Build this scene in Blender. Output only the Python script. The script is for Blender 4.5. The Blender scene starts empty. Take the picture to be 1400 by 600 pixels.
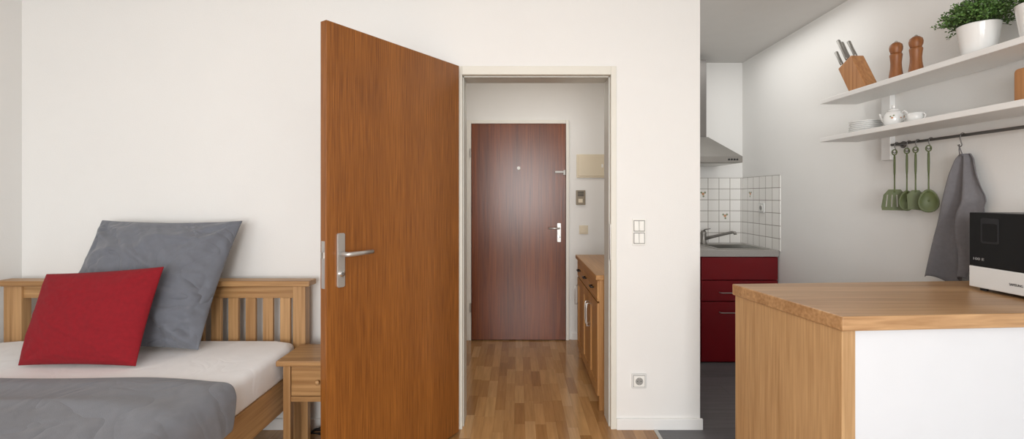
import bpy, bmesh, math, random
from mathutils import Vector, Matrix, noise
random.seed(7)
C = bpy.context.scene.collection
PI = math.pi
F = 636.7; VX = 708.0; VY = 268.0; CH = 1.31

# ------------------------------------------------------------------ materials
def lin(c):
    return tuple(((v/255)/12.92 if v/255 <= .04045 else ((v/255+.055)/1.055)**2.4) for v in c) + (1,)
def base(name):
    m = bpy.data.materials.new(name); m.use_nodes = True
    nt = m.node_tree; b = nt.nodes['Principled BSDF']
    return m, nt, b
def N(nt, t, **kw):
    n = nt.nodes.new(t)
    for k, v in kw.items(): setattr(n, k, v)
    return n
def mat(name, col, rough=.5, metal=0.0, var=.04, vscale=8, bump=0, bscale=200, coat=0, sheen=0, spec=.5, fold=0, fscale=5):
    m, nt, b = base(name); L = nt.links
    tc = N(nt, 'ShaderNodeTexCoord')
    nz = N(nt, 'ShaderNodeTexNoise'); nz.inputs['Scale'].default_value = vscale; nz.inputs['Detail'].default_value = 4
    L.new(tc.outputs['Object'], nz.inputs['Vector'])
    r = N(nt, 'ShaderNodeValToRGB')
    c = lin(col)
    r.color_ramp.elements[0].position = .3; r.color_ramp.elements[1].position = .7
    r.color_ramp.elements[0].color = tuple(v*(1-var) for v in c[:3])+(1,)
    r.color_ramp.elements[1].color = tuple(min(1, v*(1+var)) for v in c[:3])+(1,)
    L.new(nz.outputs['Fac'], r.inputs['Fac']); L.new(r.outputs['Color'], b.inputs['Base Color'])
    b.inputs['Roughness'].default_value = rough; b.inputs['Metallic'].default_value = metal
    b.inputs['Coat Weight'].default_value = coat; b.inputs['Coat Roughness'].default_value = .1
    b.inputs['Sheen Weight'].default_value = sheen
    b.inputs['Specular IOR Level'].default_value = spec
    last = None
    if fold:
        n3 = N(nt, 'ShaderNodeTexNoise'); n3.inputs['Scale'].default_value = fscale; n3.inputs['Detail'].default_value = 2; n3.inputs['Distortion'].default_value = 1.3
        L.new(tc.outputs['Object'], n3.inputs['Vector'])
        s1 = N(nt, 'ShaderNodeMath', operation='MULTIPLY_ADD'); s1.inputs[1].default_value = 2; s1.inputs[2].default_value = -1; L.new(n3.outputs['Fac'], s1.inputs[0])
        s2 = N(nt, 'ShaderNodeMath', operation='ABSOLUTE'); L.new(s1.outputs[0], s2.inputs[0])
        s3 = N(nt, 'ShaderNodeMath', operation='POWER'); s3.inputs[1].default_value = .8; L.new(s2.outputs[0], s3.inputs[0])
        bp0 = N(nt, 'ShaderNodeBump'); bp0.inputs['Strength'].default_value = 1; bp0.inputs['Distance'].default_value = fold
        L.new(s3.outputs[0], bp0.inputs['Height']); last = bp0.outputs['Normal']; L.new(last, b.inputs['Normal'])
    if bump:
        n2 = N(nt, 'ShaderNodeTexNoise'); n2.inputs['Scale'].default_value = bscale; n2.inputs['Detail'].default_value = 3
        L.new(tc.outputs['Object'], n2.inputs['Vector'])
        bp = N(nt, 'ShaderNodeBump'); bp.inputs['Strength'].default_value = bump; bp.inputs['Distance'].default_value = .003
        L.new(n2.outputs['Fac'], bp.inputs['Height'])
        if last: L.new(last, bp.inputs['Normal'])
        L.new(bp.outputs['Normal'], b.inputs['Normal'])
    return m
def wood(name, dark, light, axis='Z', rough=.4, coarse=9, fine=70, stretch=.07, coat=0, plank=0, cw=.45, crough=.18, lo=.34, hi=.66, spec=.5, dist=.6, fst=.4):
    m, nt, b = base(name); L = nt.links
    tc = N(nt, 'ShaderNodeTexCoord')
    def mp(s, st):
        mm = N(nt, 'ShaderNodeMapping'); sc = [s, s, s]; sc['XYZ'.index(axis)] = s*st
        mm.inputs['Scale'].default_value = sc; L.new(tc.outputs['Object'], mm.inputs['Vector']); return mm
    a = N(nt, 'ShaderNodeTexNoise'); a.inputs['Scale'].default_value = 1; a.inputs['Detail'].default_value = 5; a.inputs['Distortion'].default_value = dist
    L.new(mp(coarse, stretch).outputs[0], a.inputs['Vector'])
    f = N(nt, 'ShaderNodeTexNoise'); f.inputs['Scale'].default_value = 1; f.inputs['Detail'].default_value = 6
    L.new(mp(fine, stretch*fst).outputs[0], f.inputs['Vector'])
    mx = N(nt, 'ShaderNodeMath', operation='MULTIPLY_ADD'); mx.inputs[1].default_value = 1-cw
    L.new(f.outputs['Fac'], mx.inputs[0])
    m2 = N(nt, 'ShaderNodeMath', operation='MULTIPLY'); m2.inputs[1].default_value = cw
    L.new(a.outputs['Fac'], m2.inputs[0]); L.new(m2.outputs[0], mx.inputs[2])
    last = mx.outputs[0]
    if plank:
        sp = N(nt, 'ShaderNodeSeparateXYZ'); L.new(tc.outputs['Object'], sp.inputs[0])
        ax = {'X': 'Y', 'Y': 'X', 'Z': 'X'}[axis]
        d = N(nt, 'ShaderNodeMath', operation='DIVIDE'); d.inputs[1].default_value = plank; L.new(sp.outputs[ax], d.inputs[0])
        fl = N(nt, 'ShaderNodeMath', operation='FLOOR'); L.new(d.outputs[0], fl.inputs[0])
        wn = N(nt, 'ShaderNodeTexWhiteNoise', noise_dimensions='1D'); L.new(fl.outputs[0], wn.inputs['W'])
        ma = N(nt, 'ShaderNodeMath', operation='MULTIPLY_ADD'); ma.inputs[1].default_value = .12
        L.new(wn.outputs['Value'], ma.inputs[0])
        sb = N(nt, 'ShaderNodeMath', operation='SUBTRACT'); sb.inputs[1].default_value = .06
        L.new(last, sb.inputs[0]); L.new(sb.outputs[0], ma.inputs[2]); last = ma.outputs[0]
    r = N(nt, 'ShaderNodeValToRGB'); r.color_ramp.elements[0].position = lo; r.color_ramp.elements[1].position = hi
    r.color_ramp.elements[0].color = lin(dark); r.color_ramp.elements[1].color = lin(light)
    L.new(last, r.inputs['Fac']); L.new(r.outputs['Color'], b.inputs['Base Color'])
    b.inputs['Roughness'].default_value = rough; b.inputs['Coat Weight'].default_value = coat; b.inputs['Coat Roughness'].default_value = crough
    b.inputs['Specular IOR Level'].default_value = spec
    bp = N(nt, 'ShaderNodeBump'); bp.inputs['Strength'].default_value = .12; bp.inputs['Distance'].default_value = .002
    L.new(f.outputs['Fac'], bp.inputs['Height']); L.new(bp.outputs['Normal'], b.inputs['Normal'])
    return m
def planks(name, cols, w, ln, rough=.3, along='Y', gap=.012, gapcol=(60, 40, 25), gs=.55):
    m, nt, b = base(name); L = nt.links
    tc = N(nt, 'ShaderNodeTexCoord'); sp = N(nt, 'ShaderNodeSeparateXYZ'); L.new(tc.outputs['Object'], sp.inputs[0])
    A, B = ('X', 'Y') if along == 'Y' else ('Y', 'X')
    def M(op, i0, i1=None, i2=None):
        n = N(nt, 'ShaderNodeMath', operation=op)
        for k, i in enumerate((i0, i1, i2)):
            if i is None: continue
            if isinstance(i, (int, float)): n.inputs[k].default_value = i
            else: L.new(i, n.inputs[k])
        return n.outputs[0]
    ra = M('DIVIDE', sp.outputs[A], w); row = M('FLOOR', ra)
    wn = N(nt, 'ShaderNodeTexWhiteNoise', noise_dimensions='1D'); L.new(row, wn.inputs['W'])
    sb = M('ADD', M('DIVIDE', sp.outputs[B], ln), M('MULTIPLY', wn.outputs['Value'], 7.3)); seg = M('FLOOR', sb)
    cb = N(nt, 'ShaderNodeCombineXYZ'); L.new(row, cb.inputs[0]); L.new(seg, cb.inputs[1])
    w2 = N(nt, 'ShaderNodeTexWhiteNoise', noise_dimensions='3D'); L.new(cb.outputs[0], w2.inputs['Vector'])
    r = N(nt, 'ShaderNodeValToRGB'); els = r.color_ramp.elements
    els[0].color = lin(cols[0]); els[1].color = lin(cols[-1])
    for k, c in enumerate(cols[1:-1]):
        e = els.new((k+1)/(len(cols)-1)); e.color = lin(c)
    L.new(w2.outputs['Value'], r.inputs['Fac'])
    mm = N(nt, 'ShaderNodeMapping'); sc = [60, 60, 60]; sc['XYZ'.index(B)] = 4; mm.inputs['Scale'].default_value = sc
    ad = N(nt, 'ShaderNodeVectorMath', operation='ADD'); L.new(tc.outputs['Object'], ad.inputs[0]); L.new(w2.outputs['Color'], ad.inputs[1])
    L.new(ad.outputs[0], mm.inputs['Vector'])
    nz = N(nt, 'ShaderNodeTexNoise'); nz.inputs['Scale'].default_value = 1; nz.inputs['Detail'].default_value = 5; L.new(mm.outputs[0], nz.inputs['Vector'])
    g = N(nt, 'ShaderNodeMapRange'); g.inputs['From Min'].default_value = .3; g.inputs['From Max'].default_value = .7
    g.inputs['To Min'].default_value = .84; g.inputs['To Max'].default_value = 1.1; L.new(nz.outputs['Fac'], g.inputs[0])
    mu = N(nt, 'ShaderNodeMix', data_type='RGBA', blend_type='MULTIPLY'); mu.inputs[0].default_value = 1
    L.new(r.outputs[0], mu.inputs[6])
    cc = N(nt, 'ShaderNodeCombineColor'); [L.new(g.outputs[0], cc.inputs[k]) for k in range(3)]
    L.new(cc.outputs[0], mu.inputs[7])
    e1 = M('LESS_THAN', M('FRACT', ra), gap*1.6); e2 = M('LESS_THAN', M('FRACT', sb), gap*w/ln*1.5)
    gg = M('MULTIPLY', M('MAXIMUM', e1, e2), gs)
    fx = N(nt, 'ShaderNodeMix', data_type='RGBA'); L.new(gg, fx.inputs[0]); L.new(mu.outputs[2], fx.inputs[6]); fx.inputs[7].default_value = lin(gapcol)
    L.new(fx.outputs[2], b.inputs['Base Color']); b.inputs['Roughness'].default_value = rough
    return m
def tiles(name, horiz, size):
    m, nt, b = base(name); L = nt.links
    tc = N(nt, 'ShaderNodeTexCoord'); sp = N(nt, 'ShaderNodeSeparateXYZ'); L.new(tc.outputs['Object'], sp.inputs[0])
    cb = N(nt, 'ShaderNodeCombineXYZ'); L.new(sp.outputs[horiz], cb.inputs[0]); L.new(sp.outputs['Z'], cb.inputs[1])
    br = N(nt, 'ShaderNodeTexBrick'); br.offset = 0; br.squash = 1
    br.inputs['Scale'].default_value = 1; br.inputs['Brick Width'].default_value = size; br.inputs['Row Height'].default_value = size
    br.inputs['Mortar Size'].default_value = .0024; br.inputs['Mortar Smooth'].default_value = .1
    br.inputs['Color1'].default_value = lin((246, 244, 240)); br.inputs['Color2'].default_value = lin((238, 236, 231)); br.inputs['Mortar'].default_value = lin((138, 130, 120))
    L.new(cb.outputs[0], br.inputs['Vector']); L.new(br.outputs['Color'], b.inputs['Base Color'])
    b.inputs['Roughness'].default_value = .15
    return m

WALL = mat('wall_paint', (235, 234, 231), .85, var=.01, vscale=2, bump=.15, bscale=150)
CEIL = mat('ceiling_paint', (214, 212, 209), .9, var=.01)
TRIM = mat('door_frame_paint', (224, 221, 210), .4, var=.01)
TRIMW = mat('door_frame_white', (232, 229, 220), .5, var=.01)
REVEAL = mat('grey_frame_paint', (205, 206, 200), .4, var=.01)
WHITE = mat('white_lacquer', (216, 218, 222), .35, var=.01)
SHELFM = mat('white_shelf', (238, 238, 236), .4, var=.01)
PLAST = mat('white_plastic', (240, 239, 234), .3, var=.01)
SILVER = mat('silver_white_plastic', (220, 220, 218), .3, var=.01)
BEIGE = mat('beige_plastic', (222, 210, 186), .4, var=.02)
TAUPE = mat('taupe_plastic', (140, 128, 108), .4, var=.02)
CERAM = mat('white_porcelain', (238, 238, 236), .12, var=.01, coat=.3)
STEEL = mat('brushed_steel', (185, 183, 178), .3, 1.0, var=.05)
SATIN = mat('satin_steel', (200, 198, 195), .35, .75, var=.03)
CHROME = mat('chrome', (215, 215, 215), .1, 1.0, var=.01)
HOODM = mat('hood_steel', (152, 149, 144), .42, .75, var=.05)
DSTEEL = mat('dark_steel', (118, 115, 112), .4, .75, var=.05)
DARK = mat('black_plastic', (22, 22, 24), .35)
GREYHOLE = mat('socket_well', (155, 154, 150), .5)
GLASSB = mat('black_glass', (8, 8, 10), .3, spec=.25)
RECESS = mat('black_recess', (34, 34, 37), .35, spec=.3)
REDC = mat('red_cabinet_lacquer', (118, 8, 20), .3, var=.03)
COUNTER = mat('grey_laminate', (168, 164, 160), .35, var=.1, vscale=150)
LEAFM = wood('door_veneer', (100, 54, 18), (160, 100, 42), 'Z', .36, coarse=7, fine=200, stretch=.04, coat=.1, cw=.28, lo=.3, hi=.7, fst=.6)
FDOORM = wood('dark_mahogany', (84, 38, 14), (132, 68, 28), 'Z', .27, coarse=12, fine=130, stretch=.06, cw=.45, spec=.5)
OAK_X = wood('oak_along_x', (146, 106, 64), (200, 158, 108), 'X', .42, plank=.09)
OAK_Y = wood('oak_along_y', (146, 106, 64), (200, 158, 108), 'Y', .42)
OAK_Z = wood('oak_along_z', (146, 106, 64), (198, 156, 108), 'Z', .42)
OAKC_Z = wood('cabinet_oak', (150, 104, 58), (196, 148, 90), 'Z', .4)
OAKC_Y = wood('cabinet_top_oak', (150, 104, 58), (196, 148, 90), 'Y', .35)
ISL_TOP = wood('island_top_oak', (156, 116, 76), (194, 154, 110), 'X', .33, coarse=8, fine=90, plank=.045, cw=.3)
ISL_SIDE = wood('island_panel_oak', (160, 122, 80), (202, 164, 118), 'Z', .45, coarse=10, fine=120, stretch=.09, cw=.4, lo=.3, hi=.7, dist=1.0)
BEECH = wood('beech', (150, 96, 52), (196, 142, 90), 'Z', .45)
MILLM = wood('brown_wood_mill', (128, 78, 42), (168, 108, 62), 'Z', .45)
PARQ = planks('oak_parquet', [(150, 108, 64), (178, 134, 86), (190, 148, 98), (160, 116, 70), (200, 160, 112)], .06, .27, .15, gs=.4)
KFLOOR = planks('grey_vinyl_planks', [(92, 92, 94), (106, 105, 106), (84, 84, 88)], .15, .9, .4, 'X', gapcol=(50, 50, 50))
SHEET = mat('white_sheet', (244, 243, 243), .9, var=.02, bump=.1, bscale=30, sheen=.2, fold=.004, fscale=4)
GREYF = mat('grey_linen', (110, 113, 121), .95, var=.05, vscale=30, bump=.3, bscale=500, sheen=.2, fold=.020, fscale=4)
BLANK = mat('grey_blanket', (116, 118, 125), .95, var=.05, vscale=30, bump=.4, bscale=400, sheen=.2, fold=.010, fscale=3)
REDF = mat('red_fabric', (136, 8, 24), .9, var=.08, vscale=60, bump=.4, bscale=500, fold=.004, fscale=5)
TOWM = mat('towel_grey', (118, 116, 119), .95, var=.06, vscale=60, bump=.5, bscale=500)
OLIVE = mat('olive_plastic', (88, 98, 58), .5)
LEAFG = mat('leaf_green', (84, 118, 56), .5, var=.65, vscale=55)
STEMG = mat('stem_green', (54, 72, 34), .6)
SOIL = mat('soil', (50, 38, 28), .95)
TILE_B = tiles('wall_tiles_back', 'X', .1)
TILE_R = tiles('wall_tiles_right', 'Y', .1)
ORANGE = mat('motif_orange', (205, 150, 110), .3)
MOTG = mat('motif_green', (140, 150, 118), .3)
LETW = mat('lettering_light', (160, 160, 160), .5)
LETD = mat('lettering_dark', (40, 40, 45), .5)

# ------------------------------------------------------------------ geometry helpers
WM = {}
class MB:
    def __init__(s): s.bm = bmesh.new()
    def box(s, x0, x1, y0, y1, z0, z1, M=None):
        vs = [s.bm.verts.new((x, y, z)) for x in (x0, x1) for y in (y0, y1) for z in (z0, z1)]
        for f in ((0, 1, 3, 2), (4, 6, 7, 5), (0, 4, 5, 1), (2, 3, 7, 6), (0, 2, 6, 4), (1, 5, 7, 3)): s.bm.faces.new([vs[i] for i in f])
        if M: bmesh.ops.transform(s.bm, matrix=M, verts=vs)
        return s
    def prism(s, poly, a0, a1, axis='Z', M=None):
        def P(p, a):
            return (p[0], p[1], a) if axis == 'Z' else ((a, p[0], p[1]) if axis == 'X' else (p[0], a, p[1]))
        A = [s.bm.verts.new(P(p, a0)) for p in poly]; B = [s.bm.verts.new(P(p, a1)) for p in poly]
        n = len(poly); s.bm.faces.new(A[::-1]); s.bm.faces.new(B)
        for i in range(n): s.bm.faces.new((A[i], A[(i+1) % n], B[(i+1) % n], B[i]))
        if M: bmesh.ops.transform(s.bm, matrix=M, verts=A+B)
        return s
    def lathe(s, prof, c=(0, 0, 0), n=28, M=None):
        rings = []; allv = []
        for r, z in prof:
            if r < 1e-5: ring = [s.bm.verts.new((c[0], c[1], c[2]+z))]
            else: ring = [s.bm.verts.new((c[0]+r*math.cos(2*PI*k/n), c[1]+r*math.sin(2*PI*k/n), c[2]+z)) for k in range(n)]
            rings.append(ring); allv += ring
        for A, B in zip(rings, rings[1:]):
            for k in range(n):
                k2 = (k+1) % n
                if len(A) == 1 and len(B) == 1: continue
                if len(A) == 1: s.bm.faces.new((A[0], B[k2], B[k]))
                elif len(B) == 1: s.bm.faces.new((A[k], A[k2], B[0]))
                else: s.bm.faces.new((A[k], A[k2], B[k2], B[k]))
        if M: bmesh.ops.transform(s.bm, matrix=M, verts=allv)
        return s
    def tube(s, pts, r, n=12, flat=1.0):
        pts = [Vector(p) for p in pts]; rs = r if isinstance(r, (list, tuple)) else [r]*len(pts)
        rings = []; up = None
        for i, p in enumerate(pts):
            t = (pts[min(i+1, len(pts)-1)]-pts[max(i-1, 0)]).normalized()
            if up is None:
                up = Vector((0, 0, 1)) if abs(t.z) < .9 else Vector((1, 0, 0))
            a = t.cross(up).normalized(); b = a.cross(t).normalized(); up = b
            rings.append([s.bm.verts.new(p+a*rs[i]*math.cos(2*PI*k/n)+b*rs[i]*flat*math.sin(2*PI*k/n)) for k in range(n)])
        for A, B in zip(rings, rings[1:]):
            for k in range(n): s.bm.faces.new((A[k], A[(k+1) % n], B[(k+1) % n], B[k]))
        s.bm.faces.new(rings[0][::-1]); s.bm.faces.new(rings[-1])
        return s
    def grid(s, fn, nu, nv):
        V = [[s.bm.verts.new(fn(i/nu, j/nv)) for j in range(nv+1)] for i in range(nu+1)]
        for i in range(nu):
            for j in range(nv): s.bm.faces.new((V[i][j], V[i+1][j], V[i+1][j+1], V[i][j+1]))
        return V
    def build(s, name, m, parent=None, bev=0, smooth=False, local=False, solid=0, sub=0, segs=2, soff=0):
        bmesh.ops.recalc_face_normals(s.bm, faces=s.bm.faces)
        me = bpy.data.meshes.new(name)
        o = bpy.data.objects.new(name, me); C.objects.link(o)
        if parent is not None:
            o.parent = parent; W = WM[parent]
            if not local: bmesh.ops.transform(s.bm, matrix=W.inverted(), verts=s.bm.verts)
            WM[o] = W
        else:
            xs = [v.co for v in s.bm.verts]
            c = Vector(((min(v.x for v in xs)+max(v.x for v in xs))/2, (min(v.y for v in xs)+max(v.y for v in xs))/2, min(v.z for v in xs)))
            o.location = c; WM[o] = Matrix.Translation(c)
            bmesh.ops.transform(s.bm, matrix=Matrix.Translation(-c), verts=s.bm.verts)
        if smooth:
            for f in s.bm.faces: f.smooth = True
        s.bm.to_mesh(me); s.bm.free(); me.materials.append(m)
        if solid:
            md = o.modifiers.new('solid', 'SOLIDIFY'); md.thickness = solid; md.offset = soff
        if bev:
            md = o.modifiers.new('bevel', 'BEVEL'); md.width = bev; md.segments = segs; md.limit_method = 'ANGLE'; md.angle_limit = .6
        if sub:
            md = o.modifiers.new('sub', 'SUBSURF'); md.levels = sub; md.render_levels = sub
        return o
def tag(o, label, cat, group=None):
    o['label'] = label; o['category'] = cat
    if group: o['group'] = group
    return o
def struct(o, label=None, cat=None):
    o['kind'] = 'structure'
    if label: o['label'] = label
    if cat: o['category'] = cat
    return o
def thing(name, label, cat, loc=(0, 0, 0), rz=0, group=None):
    o = bpy.data.objects.new(name, None); C.objects.link(o); o.empty_display_size = .05
    o.location = loc; o.rotation_euler = (0, 0, rz); tag(o, label, cat, group)
    WM[o] = Matrix.Translation(loc) @ Matrix.Rotation(rz, 4, 'Z')
    return o
def text(name, body, size, M, m, parent, width=None):
    cu = bpy.data.curves.new(name, 'FONT'); cu.body = body; cu.size = size; cu.extrude = .0003
    cu.align_x = 'LEFT'
    t = bpy.data.objects.new(name+'_tmp', cu); C.objects.link(t)
    dg = bpy.context.evaluated_depsgraph_get(); dg.update()
    me = bpy.data.meshes.new_from_object(t.evaluated_get(dg)); me.name = name
    bpy.data.objects.remove(t)
    if width:
        w = max(v.co.x for v in me.vertices)
        me.transform(Matrix.Diagonal((width/w, 1, 1, 1)))
    me.transform(WM[parent].inverted() @ M); me.materials.clear(); me.materials.append(m)
    o = bpy.data.objects.new(name, me); C.objects.link(o); o.parent = parent
    return o
def rrect(x0, x1, z0, z1, r, n=5):
    out = []
    for cx, cz, a0 in ((x1-r, z1-r, 0), (x0+r, z1-r, 90), (x0+r, z0+r, 180), (x1-r, z0+r, 270)):
        for k in range(n+1):
            a = math.radians(a0+90*k/n); out.append((cx+r*math.cos(a), cz+r*math.sin(a)))
    return out

# ------------------------------------------------------------------ room shell
WL, WR, WY, BY, CZ, RY = -2.79, 2.052, 2.62, 4.256, 2.527, -2.6
XE = 1.025
struct(MB().box(WL, .77, RY, WY+.16, -.06, 0).box(-.62, .83, WY+.16, BY, -.06, 0).build('floor', PARQ), 'warm oak strip parquet floor of the room and hallway', 'floor')
struct(MB().box(.77, WR, RY, WY, -.06, 0).box(XE, WR, WY, BY, -.06, 0).build('floor_kitchen', KFLOOR), 'dark grey plank floor of the kitchen corner', 'floor')
struct(MB().box(.76, .78, RY, WY-.016, 0, .004).build('trim_3', STEEL), 'thin metal strip between parquet and grey kitchen floor', 'trim')
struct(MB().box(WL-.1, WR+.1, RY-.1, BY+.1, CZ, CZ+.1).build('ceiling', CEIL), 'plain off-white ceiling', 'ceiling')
struct(MB().box(WL-.1, WL, RY, WY+.16, -.06, CZ).build('wall_left', WALL), 'white wall at the left beside the bed', 'wall')
struct(MB().box(WR, WR+.1, RY, BY+.1, -.06, CZ).build('wall_right', WALL), 'white wall at the right behind the shelves', 'wall')
struct(MB().box(WL, -.335, WY, WY+.16, 0, CZ).box(.554, XE, WY, WY+.16, 0, CZ).box(-.335, .554, WY, WY+.16, 2.04, CZ).build('wall_back', WALL), 'white wall holding the open doorway', 'wall')
struct(MB().box(-.72, -.62, WY+.16, BY, 0, CZ).build('wall_hall_left', WALL), 'left wall of the hallway', 'wall')
struct(MB().box(.83, XE, WY+.16, BY, 0, CZ).build('wall_hall_right', WALL), 'wall between the hallway and the kitchen', 'wall')
struct(MB().box(-.72, WR, BY, BY+.1, -.06, CZ).build('wall_hall_back', WALL), 'far wall of hallway and kitchen', 'wall')
w = MB().box(WL, WR, RY-.1, RY, -.06, .25).box(WL, WR, RY-.1, RY, 2.35, CZ).box(WL, WL+.35, RY-.1, RY, .25, 2.35).box(WR-.35, WR, RY-.1, RY, .25, 2.35)
struct(w.build('wall_rear', WALL), 'window wall behind the viewer', 'wall')
w = MB()
for x in (WL+.35, -.4, WR-.41): w.box(x, x+.06, RY-.08, RY-.02, .25, 2.35)
w.box(WL+.35, WR-.35, RY-.08, RY-.02, .25, .31).box(WL+.35, WR-.35, RY-.08, RY-.02, 2.29, 2.35)
struct(w.build('window_1', SHELFM), 'wide white framed window behind the viewer', 'window')
struct(MB().box(.554, XE+.012, WY-.014, WY, 0, .062).build('baseboard_back', SHELFM, bev=.003), 'white baseboard right of the doorway', 'baseboard')
struct(MB().box(WL+.014, -.34, WY-.014, WY, 0, .062).build('baseboard_bed', SHELFM, bev=.003), 'white baseboard behind the bed', 'baseboard')
struct(MB().box(WL, WL+.014, RY, WY, 0, .062).build('baseboard_left', SHELFM, bev=.003), 'white baseboard of the left wall', 'baseboard')
struct(MB().box(-.62, -.47, BY-.014, BY, 0, .062).box(.485, .83, BY-.014, BY, 0, .062).build('baseboard_hall', SHELFM, bev=.003), 'white baseboard of the far hallway wall', 'baseboard')
fr = MB().box(-.335, -.313, WY-.006, WY+.17, 0, 2.04).box(.523, .554, WY-.006, WY+.17, 0, 2.04).box(-.313, .523, WY-.006, WY+.17, 1.992, 2.04)
t1 = struct(fr.build('trim_1', TRIM, bev=.002), 'pale cream painted steel frame of the open doorway', 'door frame')
MB().box(.517, .523, WY+.03, WY+.168, 0, 1.986).box(-.313, -.307, WY+.03, WY+.168, 0, 1.986).box(-.307, .517, WY+.03, WY+.168, 1.986, 1.992).build('rebate', REVEAL, t1, bev=.001)
MB().box(.519, .5235, WY+.005, WY+.028, .95, 1.15).build('strike_plate', STEEL, t1)

# room door leaf
H = Vector((-.325, 2.575)); Fp = Vector((-.782, 1.90)); u = (Fp-H); Wd = u.length; ang = math.atan2(u.y, u.x)
d1 = thing('door_1', 'open brown veneered room door standing into the room', 'door', (H.x, H.y, 0), ang); struct(d1)
MB().box(0, Wd, -.04, 0, .008, 2.03).build('leaf', LEAFM, d1, bev=.002, local=True)
MB().prism(rrect(Wd-.083, Wd-.047, .928, 1.155, .008), 0, .009, 'Y').build('handle_plate', SATIN, d1, local=True, bev=.0015)
lev = MB().tube([(Wd-.065, .006, 1.068), (Wd-.065, .045, 1.068), (Wd-.069, .052, 1.068), (Wd-.08, .055, 1.068), (Wd-.12, .055, 1.068), (Wd-.19, .054, 1.069)], [.011, .010, .010, .010, .0095, .009], 14)
lv = lev.build('lever', SATIN, d1, local=True, smooth=True)
lv['label'] = 'brushed steel lever'
MB().lathe([(.0, 0), (.012, 0), (.012, .008), (.007, .010), (0, .010)], n=18, M=Matrix.Translation((Wd-.065, .008, .985)) @ Matrix.Rotation(-PI/2, 4, 'X')).box(Wd-.0665, Wd-.0635, .018, .019, .968, .985).build('key_cylinder', CHROME, d1, local=True)
MB().box(Wd-.001, Wd+.0015, -.031, -.009, .93, 1.125).build('latch_plate', SATIN, d1, local=True)
MB().box(Wd, Wd+.008, -.026, -.014, 1.055, 1.08).build('latch_bolt', STEEL, d1, local=True)
for z in (.28, 1.75):
    MB().tube([(.004, -.048, z-.04), (.004, -.048, z+.04)], .008).build('hinge', STEEL, d1, local=True)

# apartment door
d2 = thing('door_2', 'closed dark reddish apartment door at the end of the hallway', 'door', (.0065, BY, 0)); struct(d2)
MB().box(-.421, .434, BY-.035, BY-.002, .008, 1.965).build('leaf', FDOORM, d2, bev=.003)
MB().lathe([(0, 0), (.015, 0), (.015, .006), (.006, .007), (0, .005)], n=18, M=Matrix.Translation((.007, BY-.035, 1.564)) @ Matrix.Rotation(PI/2, 4, 'X')).build('peephole', PLAST, d2)
MB().prism(rrect(.357, .389, .895, 1.065, .006), BY-.043, BY-.035, 'Y').build('handle_plate', SATIN, d2)
MB().tube([(.372, BY-.04, 1.02), (.372, BY-.085, 1.02), (.36, BY-.092, 1.02), (.275, BY-.092, 1.022)], .008).build('lever', SATIN, d2, smooth=True)
MB().lathe([(0, 0), (.010, 0), (.010, .008), (0, .009)], n=16, M=Matrix.Translation((.373, BY-.043, .94)) @ Matrix.Rotation(PI/2, 4, 'X')).build('key_cylinder', CHROME, d2)
MB().box(.335, .43, BY-.05, BY-.035, 1.518, 1.538).box(.41, .43, BY-.055, BY-.035, 1.50, 1.545).build('security_latch', HOODM, d2, bev=.002)
for z in (.30, 1.70):
    MB().tube([(-.428, BY-.045, z-.04), (-.428, BY-.045, z+.04)], .008).build('hinge', STEEL, d2)
struct(MB().box(-.465, -.424, BY-.03, BY, 0, 2.0).box(.437, .465, BY-.03, BY, 0, 2.0).box(-.424, .437, BY-.03, BY, 1.968, 2.0).build('trim_2', TRIMW, bev=.003), 'off-white frame around the apartment door', 'door frame')

# hall wall fittings
t = thing('fuse_box', 'flat beige fuse box cover on the far hallway wall', 'fuse box', (.667, BY, 1.477))
MB().box(.535, .80, BY-.018, BY, 1.477, 1.69).build('frame', BEIGE, t, bev=.003)
MB().box(.55, .785, BY-.024, BY-.018, 1.492, 1.675).build('cover', BEIGE, t, bev=.003)
MB().box(.76, .775, BY-.028, BY-.024, 1.57, 1.60).build('latch', PLAST, t)
t = thing('intercom', 'small brownish intercom panel below the fuse box', 'intercom', (.572, BY, 1.23))
MB().box(.53, .615, BY-.02, BY, 1.23, 1.363).build('housing', TAUPE, t, bev=.004)
g = MB()
for k in range(5): g.box(.545, .60, BY-.022, BY-.02, 1.31+k*.009, 1.314+k*.009)
g.build('speaker_grille', DARK, t)
MB().box(.55, .59, BY-.024, BY-.02, 1.25, 1.285).build('button', BEIGE, t, bev=.002)
t = thing('light_switch', 'beige square light switch on the far hallway wall', 'light switch', (.60, BY, .963))
MB().box(.56, .64, BY-.01, BY, .963, 1.043).build('plate', BEIGE, t, bev=.003)
MB().box(.572, .628, BY-.015, BY-.01, .975, 1.031).build('rocker', BEIGE, t, bev=.003)

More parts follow.
